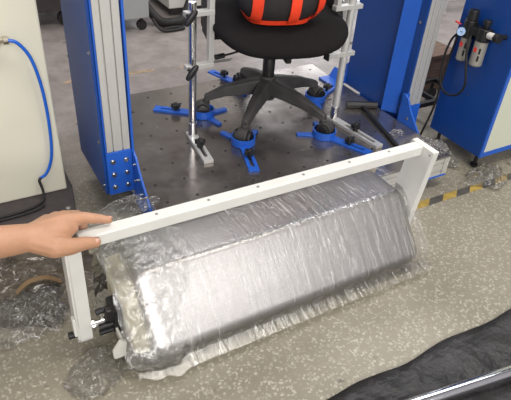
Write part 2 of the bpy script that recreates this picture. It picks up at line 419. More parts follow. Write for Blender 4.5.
for x in (0.407, 0.452):
    for z in (0.248, 0.198, 0.148):
        bm = NB(); hexbolt(bm, (x, 1.5528, z), (0, -1, 0), 0.0058, 0.008); obj('bolt', bm, MSTEEL, fp, smooth=False)
for y, z in ((1.575, 0.62), (1.575, 0.32), (1.575, 0.15), (1.87, 0.5), (1.87, 0.24)):
    bm = NB(); hexbolt(bm, (0.3758, y, z), (-1, 0, 0), 0.004, 0.005); obj('bolt', bm, MSTEEL, lside)
bm = NB(); prism(bm, GUS, 'x', 0.4735, 0.4808); gs = obj('gusset', bm, MBLUE2, mach, bevel=0.001)
for y, z in ((1.53, 0.235), (1.53, 0.17), (1.50, 0.19), (1.47, 0.15), (1.44, 0.12), (1.52, 0.11), (1.46, 0.09)):
    bm = NB(); hexbolt(bm, (0.4733, y, z), (-1, 0, 0), 0.004, 0.007); obj('bolt', bm, MSTEEL, gs)
# right tower -----------------------------------------------
bm = NB(); column_profile(bm, 1.718, 1.796, 1.556, 1.60, 0.205, 1.9); obj('column_profile', bm, MALU, mach, bevel=0.0015)
bm = NB(); prism(bm, [(1.690, 1.95), (1.690, 1.655), (1.706, 1.597), (1.706, 1.556), (1.714, 1.556), (1.714, 1.95)], 'z', 0.152, 1.9)
rside = obj('side_panel', bm, MBLUE, mach)
bm = NB(); prism(bm, [(1.6680, 1.655), (1.7040, 1.597), (1.7058, 1.597), (1.6898, 1.656)], 'z', 0.153, 1.9); obj('panel_lip', bm, MBLUE2, rside)['label'] = 'brighter blue angled edge strip'
bm = NB(); box(bm, (1.797, 1.602, 0.06), (1.801, 1.95, 1.9)); obj('outer_panel', bm, MBLUE2, mach)
bm = NB(); box(bm, (1.715, 1.553, 0.062), (1.799, 1.565, 0.204)); fp2 = obj('foot_plate', bm, MBLUE2, mach, bevel=0.001)
bm = NB(); box(bm, (1.715, 1.566, 0.062), (1.799, 1.95, 0.08)); obj('bottom_panel', bm, MBLUE, mach)
for y, z in ((1.576, 0.57), (1.576, 0.20)):
    bm = NB(); hexbolt(bm, (1.7025, y, z), (-1, 0, 0), 0.004, 0.004); obj('bolt', bm, MSTEEL, rside)
bm = NB(); prism(bm, GUS, 'x', 1.6785, 1.686); box(bm, (1.6861, 1.548, 0.10), (1.7145, 1.555, 0.27)); gs2 = obj('gusset', bm, MBLUE2, mach, bevel=0.001)
bm = NB(); hexbolt(bm, (1.6783, 1.50, 0.18), (-1, 0, 0), 0.004, 0.005); obj('bolt', bm, MSTEEL, gs2)
# rear gusset of the right panel
bm = NB(); prism(bm, [(1.952, 0.15), (2.06, 0.15), (2.04, 0.175), (1.99, 0.225), (1.952, 0.26)], 'x', 1.69, 1.698); obj('rear_gusset', bm, MBLUE2, mach)
bm = NB(); box(bm, (1.60, 1.953, 0.1505), (1.6895, 2.05, 0.158)); prism(bm, [(1.66, 0.158), (1.6895, 0.158), (1.6895, 0.20)], 'y', 1.953, 2.05)
obj('rear_bracket', bm, MBLUE2, mach)


# ------------------------------------------------------------ chair
def chair():
    cx, cy = 1.155, 1.82; z0 = 0.15; ry = math.radians(-15)
    t = thing('office_chair', 'black swivel office chair clamped on the steel test platform', 'chair', (cx, cy, z0))
    R = Matrix.Rotation(ry, 4, 'Z'); B = Matrix.Translation((cx, cy, 0)) @ R

    def o2(name, bm, m, p=t, **k):
        bm.transform(B); return obj(name, bm, m, p, **k)
    # seat cushion (local: -y is the front)
    bm = NB(); superell(bm, (0, 0, 0), (0.262, 0.262, 0.052), 3.6, 2.4, 64, 20)
    for v in bm.verts:
        x, y = v.co.x, v.co.y
        f = max(0, (-y - 0.10) / 0.15); v.co.z -= 0.030 * f * f
        if y > 0: v.co.x *= 1 - 0.10 * (y / 0.25) ** 2
        v.co.z += 0.018 * (x / 0.25) ** 2
        v.co.z += 0.567; v.co.y -= 0.042; v.co.x = v.co.x * 0.985 - 0.012
    o2('seat', bm, MFAB, smooth=True)
    bm = NB(); superell(bm, (0, -0.01, 0.520), (0.20, 0.20, 0.016), 4, 3, 40, 10); o2('seat_shell', bm, MBLK, smooth=True)
    bm = NB(); box(bm, (-0.07, -0.08, 0.462), (0.07, 0.08, 0.505)); box(bm, (0.03, -0.12, 0.425), (0.055, -0.06, 0.465)); o2('tilt_mechanism', bm, MBLK, bevel=0.006)
    bm = NB(); tube(bm, [(-0.06, -0.05, 0.482), (-0.17, -0.10, 0.472), (-0.215, -0.115, 0.468)], 0.004); tube(bm, [(-0.215, -0.115, 0.468), (-0.25, -0.125, 0.466)], 0.010); o2('lever', bm, MBLK, smooth=True)
    # column
    bm = NB(); cyl(bm, (0, 0, 0.23), (0, 0, 0.48), 0.025, seg=28); o2('gas_lift', bm, MBLK, smooth=True)
    # base
    hub = NB(); cyl(hub, (0, 0, 0.230), (0, 0, 0.322), 0.036, 0.034, seg=28); cyl(hub, (0, 0, 0.322), (0, 0, 0.332), 0.036, 0.030, seg=28)
    ho = obj_at(hub, cx, cy, 'base_hub', MNYL, t)
    for px, py in CAST:
        d = Vector((px - cx, py - cy)); L = d.length; a = math.atan2(d.y, d.x)
        bm = NB(); st = [(0.020, 0.032, 0.258, 0.324), (0.08, 0.030, 0.256, 0.314), (0.18, 0.025, 0.245, 0.288), (L - 0.03, 0.019, 0.226, 0.258), (L - 0.004, 0.016, 0.215, 0.246)]
        rings = []
        for s_, hw, zl, zh in st:
            rings.append([bm.verts.new(v) for v in ((s_, -hw, zl), (s_, hw, zl), (s_, hw * 0.72, zh - 0.006), (s_, hw * .4, zh), (s_, -hw * .4, zh), (s_, -hw * 0.72, zh - 0.006))])
        for p, q in zip(rings, rings[1:]):
            for k in range(6): bm.faces.new((p[k], p[(k + 1) % 6], q[(k + 1) % 6], q[k]))
        bm.faces.new(rings[0]); bm.faces.new(rings[-1])
        bm.transform(Matrix.Translation((cx, cy, 0)) @ Matrix.Rotation(a, 4, 'Z')); obj('base_leg', bm, MNYL, t, bevel=0.004)
        # caster: hooded twin wheel
        bm = NB(); cyl(bm, (L - 0.012, 0, 0.20), (L - 0.012, 0, 0.226), 0.015); cyl(bm, (L + 0.004, -0.020, 0.186), (L + 0.004, 0.020, 0.186), 0.031, seg=24)
        bm.transform(Matrix.Translation((cx, cy, 0)) @ Matrix.Rotation(a, 4, 'Z')); c = obj('caster', bm, MNYL, t, smooth=False, bevel=0.004)
        for s_ in (-1, 1):
            bm = NB(); cyl(bm, (L + 0.004, s_ * 0.0205, 0.1800), (L + 0.004, s_ * 0.034, 0.1800), 0.0285, seg=24)
            bm.transform(Matrix.Translation((cx, cy, 0)) @ Matrix.Rotation(a, 4, 'Z')); obj('caster_wheel', bm, MBLK, c, bevel=0.003)
    # arm supports
    for s_ in (-1, 1):
        bm = NB(); prism(bm, roundpoly([(-0.09, 0.515), (0.09, 0.515), (0.075, 0.86), (0.0, 0.86), (-0.03, 0.66)], 0.012, 3), 'x', s_ * 0.240, s_ * 0.268)
        box(bm, (min(s_ * 0.12, s_ * 0.268), -0.04, 0.500), (max(s_ * 0.12, s_ * 0.268), 0.06, 0.5195)); o2('arm_support', bm, MBLK, bevel=0.004)
        bm = NB(); superell(bm, (s_ * 0.275, 0.0, 0.872), (0.045, 0.13, 0.014), 4, 3, 30, 8); o2('armrest', bm, MBLK, smooth=True)
    # back
    bm = NB(); superell(bm, (0, 0.235, 1.08), (0.23, 0.022, 0.27), 3, 3.5, 40, 20); o2('backrest', bm, MFAB, smooth=True)
    bm = NB(); box(bm, (-0.035, 0.245, 0.48), (0.035, 0.265, 0.98)); box(bm, (-0.035, 0.081, 0.480), (0.035, 0.265, 0.50)); o2('back_bracket', bm, MBLK, bevel=0.005)
    return t


def obj_at(bm, x, y, name, m, p):
    bm.transform(Matrix.Translation((x, y, 0))); return obj(name, bm, m, p, smooth=False, bevel=0.003)


CAST = [(0.950, 1.640), (1.284, 1.560), (1.443, 1.856), (1.196, 2.110), (0.905, 1.914)]
chair()

# weight bag on the seat
BX, BY, BZ = 1.088, 1.700, 0.738
bagt = thing('weight_bag', 'black weight bag with orange straps sitting on the office chair', 'bag', (BX, BY, 0.611))
bm = NB(); superell(bm, (0, 0, 0), (0.158, 0.135, 0.125), 3.0, 3.0, 56, 24)
for v in bm.verts:
    v.co += v.co.normalized() * 0.006 * noise.noise(v.co * 14)
bm.transform(Matrix.Translation((BX, BY, BZ)) @ Matrix.Rotation(math.radians(-15), 4, 'Z')); obj('bag_body', bm, MBAG, bagt, smooth=True)


def strap(name, f, n, wd):
    bm = NB(); rows = []
    for i in range(n + 1):
        p, nrm, side = f(i / n)
        rows.append([bm.verts.new(p - side * wd / 2 + nrm * 0.001), bm.verts.new(p + side * wd / 2 + nrm * 0.001), bm.verts.new(p + side * wd / 2 + nrm * 0.005), bm.verts.new(p - side * wd / 2 + nrm * 0.005)])
    for a, b in zip(rows, rows[1:]):
        for k in range(4): bm.faces.new((a[k], a[(k + 1) % 4], b[(k + 1) % 4], b[k]))
    bm.faces.new(rows[0]); bm.faces.new(rows[-1])
    bm.transform(Matrix.Translation((BX, BY, BZ)) @ Matrix.Rotation(math.radians(-15), 4, 'Z')); return obj(name, bm, MORG, bagt, smooth=False)


def sp_(v, e): return math.copysign(abs(v) ** e, v)


def bagpt(u, v, off=0.003):
    cv = sp_(math.cos(v), 2 / 3)
    p = Vector((0.158 * sp_(math.cos(u), 2 / 3) * cv, 0.135 * sp_(math.sin(u), 2 / 3) * cv, 0.125 * sp_(math.sin(v), 2 / 3)))
    return p + p.normalized() * off


for x in (-0.098, 0.028, 0.128):
    def f(t, x=x):
        v = -1.25 + 2.3 * t
        # find u with x = const at this v on the front side
        cv = sp_(math.cos(v), 2 / 3); c = max(-0.98, min(0.98, x / (0.158 * cv))); u = -math.acos(sp_(c, 1.5))
        p = bagpt(u, v, 0.004); n_ = Vector((p.x * 3, p.y * 5, p.z * 3)).normalized(); d = Vector((0, -n_.z, n_.y)).normalized()
        return p, n_, n_.cross(d).normalized()
    strap('strap', f, 24, 0.038)
for z, nm, wd in ((0.055, 'strap', 0.042), (-0.108, 'bottom_strap', 0.016)):
    def f(t, z=z):
        u = 2 * PI * t; v = math.asin(max(-1, min(1, sp_(z / 0.125, 1.5)))); p = bagpt(u, v, 0.0055 if z > 0 else 0.004)
        n_ = Vector((p.x, p.y, 0 if z > 0 else -0.06)).normalized(); d = Vector((-p.y, p.x, 0)).normalized(); return p, n_, n_.cross(d)
    strap(nm, f, 60, wd)


# ------------------------------------------------------------ knobs, clamps, stands
def star_knob(bm, x, y, z, r=0.019, h=0.016, lobes=5):
    pts = []
    for k in range(lobes * 8):
        a = 2 * PI * k / (lobes * 8); q = r * (0.80 + 0.22 * math.cos(lobes * a)); pts.append((x + q * math.cos(a), y + q * math.sin(a)))
    prism(bm, pts, 'z', z, z + h); cyl(bm, (x, y, z + h), (x, y, z + h + 0.005), r * 0.5, r * 0.35, seg=20)


def slot_plate(pts, slot, z0, z1, bm):
    """a flat plate outline with a bridge so that a slot is really open"""
    (sx0, sx1, hw) = slot
    top = [p for p in pts]
    prism(bm, pts, 'z', z0, z1)


def caster_clamp():
    t = thing('caster_clamp', 'x', 'clamp', (0, 0, 0), 0, 'blue caster clamps on the steel platform')
    # body built from pieces round an open slot (local +x is the tail)
    bm = NB()
    z1 = 0.008
    box(bm, (0.036, -0.020, 0), (0.100, 0.020, z1))
    box(bm, (0.100, 0.0065, 0), (0.185, 0.020, z1)); box(bm, (0.100, -0.020, 0), (0.185, -0.0065, z1)); box(bm, (0.185, -0.020, 0), (0.212, 0.020, z1))
    for a in (2.45, -2.45):
        R = Matrix.Rotation(a, 4, 'Z'); n0 = len(bm.verts)
        b2 = NB(); prism(b2, [(0.02, -0.016), (0.112, -0.010), (0.112, 0.010), (0.02, 0.016)], 'z', 0, z1); b2.transform(R)
        me = bpy.data.meshes.new('tmp'); b2.to_mesh(me); b2.free(); bm.from_mesh(me); bpy.data.meshes.remove(me)
    prism(bm, [(0.046 * math.cos(2 * PI * k / 32), 0.046 * math.sin(2 * PI * k / 32)) for k in range(32)], 'z', 0, 0.0008)
    obj('clamp_plate', bm, MBLUE2, t, bevel=0.0012)
    bm = NB(); N = 40; ro, ri = 0.048, 0.0435; V = []
    for k in range(N):
        a = 2 * PI * k / N; c, s_ = math.cos(a), math.sin(a)
        V.append([bm.verts.new((ro * c, ro * s_, 0.001)), bm.verts.new((ro * c, ro * s_, 0.032)), bm.verts.new((ri * c, ri * s_, 0.032)), bm.verts.new((ri * c, ri * s_, 0.001))])
    for k in range(N):
        a, b = V[k], V[(k + 1) % N]
        for q in range(4): bm.faces.new((a[q], b[q], b[(q + 1) % 4], a[(q + 1) % 4]))
    obj('caster_cup', bm, MBLUE2, t)
    bm = NB(); star_knob(bm, 0.118, 0, 0.018, 0.021, 0.018); cyl(bm, (0.118, 0, -0.0), (0.118, 0, 0.018), 0.006)
    k = obj('star_knob', bm, MBLK, t, bevel=0.002)
    return t


cl = caster_clamp()
specs = [(0, -107, 'blue caster clamp pointing at the white bar, under the chair\'s front leg'),
         (1, -66, 'blue caster clamp beside the right post\'s slotted foot'),
         (2, 27, 'blue caster clamp nearest the big blue side panel'),
         (3, 108, 'blue caster clamp at the back, furthest behind the chair base'),
         (4, 143, 'blue caster clamp left of the chair behind the left chrome post')]
for i, a, lab in specs:
    x, y = CAST[i]
    if i == 0: cl.location = (x, y, PZ + 0.0008); cl.rotation_euler = (0, 0, math.radians(a)); cl['label'] = lab
    else: dup(cl, (x, y, PZ + 0.0008), math.radians(a), lab)


def clamp_stand(label, px, py, foot_dir, flen, fr, handles, left):
    t = thing('clamp_stand', label, 'stand', (px, py, PZ), 0, None)
    d = Vector(foot_dir).normalized(); n_ = Vector((-d.y, d.x, 0)); z0, z1 = PZ + 0.0005, PZ + 0.014
    P = Vector((px, py, 0))
    bm = NB(); a = math.atan2(d.y, d.x); T = Matrix.Translation((px, py, 0)) @ Matrix.Rotation(a, 4, 'Z')
    hw = 0.019; sl = 0.007
    box(bm, (-0.03, -hw, z0), (0.07, hw, z1)); box(bm, (0.07, sl, z0), (flen - 0.03, hw, z1)); box(bm, (0.07, -hw, z0), (flen - 0.03, -sl, z1)); box(bm, (flen - 0.03, -hw, z0), (flen, hw, z1))
    bm.transform(T); obj('slotted_foot', bm, MALU, t, bevel=0.001)
    bm = NB(); cyl(bm, (px, py, z1), (px, py, z1 + 0.055), 0.017, seg=24); obj('socket', bm, MCHR, t, bevel=0.002)
    bm = NB(); cyl(bm, (px, py, z1 + 0.05), (px, py, 0.680), 0.0148, seg=28); obj('post', bm, MCHR if left else MALU, t, smooth=False, bevel=0.001)
    q = P + d * (flen * 0.48)
    bm = NB(); star_knob(bm, q.x, q.y, z1 + 0.012, 0.021, 0.018); cyl(bm, (q.x, q.y, z1 - 0.004), (q.x, q.y, z1 + 0.013), 0.011); obj('star_knob', bm, MBLK, t, bevel=0.002)
    x0, x1, xv, zlo, zhi = fr; yo = py + 0.0
    for z in (zlo, zhi):
        bm = NB(); box(bm, (x0, yo - 0.014, z - 0.009), (x1, yo + 0.014, z + 0.009)); obj('cross_arm', bm, MALU, t, bevel=0.0015)
    if left:
        bm = NB(); box(bm, (xv - 0.010, yo - 0.012, zlo + 0.0092), (xv + 0.010, yo + 0.012, zhi - 0.0092)); obj('upright', bm, MALU, t, bevel=0.001)
    else:
        bm = NB(); box(bm, (x0 - 0.006, yo - 0.016, zlo - 0.016), (x0 - 0.0005, yo + 0.016, zlo + 0.012)); obj('end_block', bm, MBLK, t, bevel=0.001)
    bm = NB(); box(bm, (xv - 0.010, yo - 0.012, zhi + 0.0092), (xv + 0.010, yo + 0.012, 0.86)); obj('upright', bm, MALU, t, bevel=0.001)
    for hx, hz in handles:
        bm = NB(); superell(bm, (0, 0, 0), (0.012, 0.010, 0.034), 2.4, 2.6, 20, 12)
        bm.transform(Matrix.Translation((hx, py - 0.045, hz)) @ Matrix.Rotation(math.radians(40), 4, 'Y')); cyl(bm, (hx, py - 0.04, hz), (hx, py - 0.016, hz), 0.007)
        obj('clamping_handle', bm, MBLK, t, smooth=True)
    return t


clamp_stand('chrome clamp stand left of the chair with black oval handles', 0.785, 1.755, (-0.12, -1, 0), 0.20, (0.755, 0.866, 0.856, 0.447, 0.640), [(0.760, 0.640), (0.764, 0.444)], True)
clamp_stand('satin metal clamp stand in front of the blue side panel', 1.402, 1.655, (0.13, -1, 0), 0.27, (1.318, 1.445, 1.332, 0.452, 0.638), [], False)

# T-handle bar lying on the platform
t = thing('tee_handle', 'black T shaped handle bar lying on the steel platform', 'tool', (1.56, 1.55, PZ))
bm = NB(); cyl(bm, (1.530, 1.735, PZ + 0.016), (1.660, 1.675, PZ + 0.016), 0.0158, seg=24); obj('grip', bm, MBLK, t, bevel=0.002)
bm = NB(); cyl(bm, (1.595, 1.700, PZ + 0.014), (1.505, 1.35, PZ + 0.008), 0.0075, seg=16); obj('rod', bm, MBLK, t)

# ------------------------------------------------------------ stainless drum box
PROF = [(0.845, 0.026), (1.030, 0.236), (1.200, 0.236), (1.200, 0.05), (1.15, 0.026)]
drum = thing('steel_drum', 'long brushed stainless steel box drum lying in front of the platform', 'drum', (0.77, 1.03, 0))
prof = roundpoly(PROF, [0.035, 0.032, 0.03, 0.03, 0.02], 8)
cyy, czz = 1.03, 0.12
bm = NB(); rings = []
for x, s in [(0.290 + 0.045 * (1 - math.cos(k * PI / 16)), 0.80 + 0.20 * math.sin(k * PI / 16)) for k in range(9)] + [(1.215 - 0.035 * (1 - math.cos(k * PI / 16)), 0.85 + 0.15 * math.sin(k * PI / 16)) for k in range(8, -1, -1)]:
    rings.append([bm.verts.new((x, cyy + (y - cyy) * s, czz + (z - czz) * s)) for y, z in prof])
for a, b in zip(rings, rings[1:]):
    for k in range(len(prof)): bm.faces.new((a[k], a[(k + 1) % len(prof)], b[(k + 1) % len(prof)], b[k]))
bm.faces.new(rings[0]); bm.faces.new(rings[-1])
obj('drum_shell', bm, MDRUM, drum, smooth=True).data.set_sharp_from_angle(angle=math.radians(50))
# padded left end and pivot hardware
bm = NB(); rings = []
for x, s in ((0.250, 0.72), (0.253, 0.76), (0.262, 0.79), (0.276, 0.80), (0.2895, 0.80)):
    rings.append([bm.verts.new((x, cyy + (y - cyy) * s, czz + (z - czz) * s)) for y, z in prof])
for a, b in zip(rings, rings[1:]):
    for k in range(len(prof)): bm.faces.new((a[k], a[(k + 1) % len(prof)], b[(k + 1) % len(prof)], b[k]))
bm.faces.new(rings[0]); bm.faces.new(rings[-1]); obj('end_padding', bm, MCOVER, drum, smooth=True)['label'] = 'cream padded end of the drum'
bm = NB(); box(bm, (0.236, 1.02, 0.085), (0.2495, 1.06, 0.135)); obj('white_tag', bm, MWPL, drum)
bm = NB(); box(bm, (0.222, 1.01, 0.065), (0.2495, 1.07, 0.15)); box(bm, (0.205, 1.005, 0.12), (0.225, 1.025, 0.16)); box(bm, (0.205, 1.02, 0.07), (0.222, 1.045, 0.11)); br = obj('pivot_block', bm, MBLK, drum, bevel=0.004)
bm = NB(); cyl(bm, (0.156, 1.035, 0.095), (0.206, 1.035, 0.095), 0.009); cyl(bm, (0.165, 1.01, 0.13), (0.20, 1.01, 0.13), 0.004); cyl(bm, (0.170, 1.035, 0.095), (0.178, 1.035, 0.095), 0.018, seg=6); obj('pivot_pin', bm, MCHR, br)
for y, z in ((1.018, 0.078), (1.012, 0.105), (1.035, 0.14)):
    bm = NB(); cyl(bm, (0.185, y, z), (0.2215, y, z), 0.008, seg=16); obj('hex_screw', bm, MBLK, br, bevel=0.001)
bm = NB(); prism(bm, roundpoly([(0.200, 0.030), (0.232, 0.030), (0.238, 0.085), (0.222, 0.095), (0.200, 0.06)], 0.009, 4), 'y', 0.955, 0.962); box(bm, (0.226, 0.9625, 0.06), (0.232, 1.02, 0.085)); cyl(bm, (0.217, 0.9545, 0.05), (0.217, 0.9535, 0.05), 0.004); obj('white_bracket', bm, MWPL, drum)

# ------------------------------------------------------------ white swing frame
fr = thing('swing_frame', 'white painted steel frame bar held up over the drum', 'frame', (0.69, 1.02, 0))
bm = NB(); box(bm, (0.1685, 1.000, 0.3885), (1.222, 1.036, 0.4195)); bar = obj('cross_bar', bm, MWHITE, fr, bevel=0.0025)
bm = NB()
for x in (0.36, 0.50, 0.645, 0.79, 0.95, 1.10):
    cyl(bm, (x, 1.020, 0.4192), (x, 1.020, 0.4205), 0.004, seg=12)
obj('screw_holes', bm, MALUD, bar)
# left arm: channel, leaning slightly back at the bottom
bm = NB()
def lean(z): return 0.035 * (0.42 - z) / 0.36
out = [(0.972, 0.4195), (1.040, 0.4195), (1.040 + 0.03, 0.10), (1.066, 0.058), (1.045, 0.044), (1.022, 0.056), (0.995, 0.14), (0.990, 0.17), (1.0, 0.20)]
arm = [(0.997, 0.4195), (1.045, 0.4195), (1.075, 0.10), (1.072, 0.070), (1.055, 0.050), (1.032, 0.052), (1.020, 0.075), (1.018, 0.14)]
prism(bm, arm, 'x', 0.130, 0.136)
box(bm, (0.136, 0.997, 0.125), (0.168, 1.003, 0.4195), Matrix.Rotation(0.055, 4, 'X'), (0.14, 1.0, 0.4195))
box(bm, (0.136, 1.039, 0.075), (0.168, 1.045, 0.387), Matrix.Rotation(0.085, 4, 'X'), (0.14, 1.042, 0.4195))
prism(bm, roundpoly([(1.018, 0.15), (1.075, 0.15), (1.078, 0.048), (1.020, 0.048)], [0.001, 0.001, 0.026, 0.026], 6), 'x', 0.136, 0.168)
box(bm, (0.122, 1.012, 0.10), (0.1295, 1.03, 0.16))
la = obj('swing_arm', bm, MWHITE, fr, bevel=0.002)
bm = NB(); cyl(bm, (0.108, 1.03, 0.092), (0.1295, 1.03, 0.092), 0.010, seg=16); obj('pivot_knob', bm, MBLK, la, bevel=0.002)
# right arm: broad plate with edge flanges
bm = NB(); prism(bm, roundpoly([(0.955, 0.4195), (1.052, 0.4195), (1.088, 0.10), (1.075, 0.05), (1.01, 0.05), (0.985, 0.10)], [0.003, 0.003, 0.01, 0.02, 0.02, 0.01], 4), 'x', 1.2225, 1.2285)
box(bm, (1.2285, 0.955, 0.09), (1.245, 0.960, 0.4195), Matrix.Rotation(0.093, 4, 'X'), (1.23, 0.955, 0.4195)); box(bm, (1.2285, 0.96, 0.4145), (1.245, 1.052, 0.4195))
ra = obj('swing_arm', bm, MWHITE, fr, bevel=0.0015)
bm = NB()
for y, z in ((0.968, 0.405), (1.04, 0.405)): cyl(bm, (1.2215, y, z), (1.2224, y, z), 0.003, seg=10)
obj('screw_holes', bm, MALUD, ra)


# ------------------------------------------------------------ plastic films
def drum_film():
    path = [(0.858, 0.020)] + [(p[0], p[1]) for p in roundpoly(PROF, [0.035, 0.032, 0.03, 0.03, 0.02], 6)][2:21] + [(1.212, 0.18)]
    # resample
    P = [Vector(p) for p in path]; L = [0]
    for a, b in zip(P, P[1:]): L.append(L[-1] + (b - a).length)
    NV, NU = 100, 230

    def at(s):
        s *= L[-1]
        for i in range(len(L) - 1):
            if s <= L[i + 1] + 1e-9:
                t = (s - L[i]) / max(1e-9, L[i + 1] - L[i]); return P[i].lerp(P[i + 1], t)
        return P[-1]
    bm = NB(); G = []; c = Vector((1.04, 0.11))
    for i in range(NU + 1):
        u = i / NU; x = 0.24 + u * (1.256 - 0.24); row = []
        for j in range(NV + 1):
            s = j / NV; p = at(s); o = (p - c)
            k = 0.0
            if x < 0.33: k = min(1, (0.33 - x) / 0.16) ** 1.3
            if x > 1.214: k = -0.0
            n_ = o.normalized()
            rid = abs(noise.noise(Vector((x * 30, s * 4.0 + x * 6, 3)))); rid2 = abs(noise.noise(Vector((x * 85, s * 7 - x * 14, 9))))
            off = 0.004 + 0.0035 * (1 - rid) * (0.5 + 0.5 * noise.noise(Vector((x * 4, s * 3, 1)))) + 0.0022 * rid2
            if x < 0.40: off += 0.02 * abs(noise.noise(Vector((x * 16, s * 14, 5)))) * min(1, (0.40 - x) / .06)
            q = p + n_ * off
            q = q.lerp(c + (q - c) * 0.72 + Vector((0, -0.015)), k)
            if x > 1.2145:
                e = (x - 1.2145) / 0.022; q = q.lerp(c + (q - c) * 0.99, e)
            z = max(0.0035 + 0.002 * rid, q.y)
            row.append(bm.verts.new((x, q.x, z)))
        G.append(row)
    for i in range(NU):
        for j in range(NV): bm.faces.new((G[i][j], G[i + 1][j], G[i + 1][j + 1], G[i][j + 1]))
    o = obj('plastic_film', bm, MFILM, smooth=True)
    tag(o, 'clear stretch film wrapped over the stainless drum', 'plastic film')


drum_film()


def end_film():
    prof_ = roundpoly(PROF, [0.035, 0.032, 0.03, 0.03, 0.02], 8); P = [Vector(p) for p in prof_]; L = [0]; P = P + [P[0]]
    for a, b in zip(P, P[1:]): L.append(L[-1] + (b - a).length)
    c = Vector((1.04, 0.11)); NU, NV = 70, 110; s0, s1 = 0.02, 0.80

    def at(s):
        s *= L[-1]
        for i in range(len(L) - 1):
            if s <= L[i + 1] + 1e-9: return P[i].lerp(P[i + 1], (s - L[i]) / max(1e-9, L[i + 1] - L[i]))
        return P[-1]
    bm = NB(); G = []
    for j in range(NV + 1):
        s = s0 + (s1 - s0) * j / NV; p = at(s); hgt = max(0.0, min(1.0, (p.y - 0.03) / 0.2))
        xr = 0.335 + 0.115 * hgt + 0.05 * noise.noise(Vector((s * 9, 3, 1))) + 0.02 * noise.noise(Vector((s * 30, 1, 1))); xl = 0.232 - 0.02 * (1 - hgt)
        row = []
        for i in range(NU + 1):
            x = xl + (xr - xl) * i / NU; q0 = Vector((x * 22, p.x * 20, p.y * 20))
            n1 = abs(noise.noise(q0)); n2 = abs(noise.noise(q0 * 2.6 + Vector((5, 0, 0)))); o = p - c
            k = min(1, max(0, (0.315 - x) / 0.14)); sc = 1 - 0.32 * k ** 1.4
            q = c + o * sc + o.normalized() * (0.014 + 0.009 * (0.6 - n1) + 0.008 * (0.5 - n2)) + Vector((0, -0.02 * k))
            row.append(bm.verts.new((x + 0.01 * noise.noise(q0 * 1.7), q.x, max(0.006 + 0.004 * n1, q.y))))
        G.append(row)
    for j in range(NV):
        for i in range(NU): bm.faces.new((G[j][i], G[j][i + 1], G[j + 1][i + 1])); bm.faces.new((G[j][i], G[j + 1][i + 1], G[j + 1][i]))
    tag(obj('plastic_film', bm, MFILMW, smooth=True), 'whitish bunched film gathered round the drum\'s left end', 'plastic film')


end_film()


def crumple(name, label, cat, c, s, h, seed, m, n=44, rz=0.0, freq=1.0, lo=0.0015, smooth=False, base=0.0):
    bm = NB(); G = []; R = Matrix.Rotation(rz, 3, 'Z')
    for i in range(n + 1):
        row = []
        for j in range(n + 1):
            u = i / n * 2 - 1; v = j / n * 2 - 1
            a = math.atan2(v, u); rad = min(1.0, max(abs(u), abs(v)))
            edge = 0.78 + 0.30 * noise.noise(Vector((math.cos(a) * 1.6 + seed, math.sin(a) * 1.6, 0)))
            L = math.hypot(u, v) or 1; x = u / L * rad * edge; y = v / L * rad * edge
            q = Vector((x * 3 * freq + seed * 3.1, y * 3 * freq, seed))
            r1 = 1 - 2 * abs(noise.noise(q)); r2 = 1 - 2 * abs(noise.noise(q * 2.3)); r3 = 1 - 2 * abs(noise.noise(q * 5.1))
            f = max(0, 1 - rad ** 2.2)
            z = lo + base + h * f * (0.40 + 0.40 * r1 + 0.25 * r2 + 0.14 * r3) + h * 0.06 * (1 + r3) * (1 - f)
            jx = 0.10 * noise.noise(q * 2 + Vector((9, 0, 0))); jy = 0.10 * noise.noise(q * 2 + Vector((0, 9, 0)))
            p = R @ Vector(((x + jx) * s[0], (y + jy) * s[1], 0)); row.append(bm.verts.new((c[0] + p.x, c[1] + p.y, c[2] + max(lo, z))))
        G.append(row)
    for i in range(n):
        for j in range(n):
            bm.faces.new((G[i][j], G[i + 1][j], G[i + 1][j + 1])); bm.faces.new((G[i][j], G[i + 1][j + 1], G[i][j + 1]))
    o = obj(name, bm, m, smooth=smooth); return tag(o, label, cat)


crumple('plastic_film', 'crumpled clear film on the floor below the white arm\'s pivot', 'plastic film', (0.150, 0.955, 0), (0.13, 0.09, 0), 0.05, 3, MFILMC, rz=0.5)
crumple('plastic_film', 'loose clear film heap on the floor left of the drum', 'plastic film', (0.03, 1.235, 0), (0.16, 0.13, 0), 0.06, 5, MFILMC, rz=0.3)
crumple('plastic_film', 'dusky film sheet with painted-in shadow over the floor below the hand', 'plastic film', (0.05, 1.40, 0), (0.38, 0.24, 0), 0.035, 8, MFILMD, rz=-0.15)
crumple('plastic_film', 'clear film ball beside the blue cabinet\'s front foot', 'plastic film', (1.885, 1.185, 0), (0.125, 0.085, 0), 0.075, 11, MFILMC, rz=-0.2)
crumple('plastic_film', 'clear film scrap under the blue cabinet near the picture\'s right edge', 'plastic film', (2.20, 1.20, 0), (0.14, 0.07, 0), 0.05, 14, MFILMC)
crumple('plastic_film', 'clear film bunched on the platform corner behind the frame\'s right arm', 'plastic film', (1.63, 1.31, PZ), (0.085, 0.10, 0), 0.03, 17, MFILMC, rz=0.4)
crumple('plastic_film', 'clear film wad between the platform and the blue cabinet', 'plastic film', (1.80, 1.40, 0), (0.07, 0.13, 0), 0.09, 19, MFILMC, rz=0.3)
crumple('plastic_film', 'frayed clear film behind the white bar beside the left gusset', 'plastic film', (0.36, 1.30, 0.235), (0.13, 0.06, 0), 0.03, 23, MFILMC, rz=0.15)
crumple('plastic_bag', 'small clear plastic bag lying beside the T shaped handle', 'bag', (1.585, 1.455, PZ), (0.045, 0.035, 0), 0.016, 21, MFILMC, n=24)

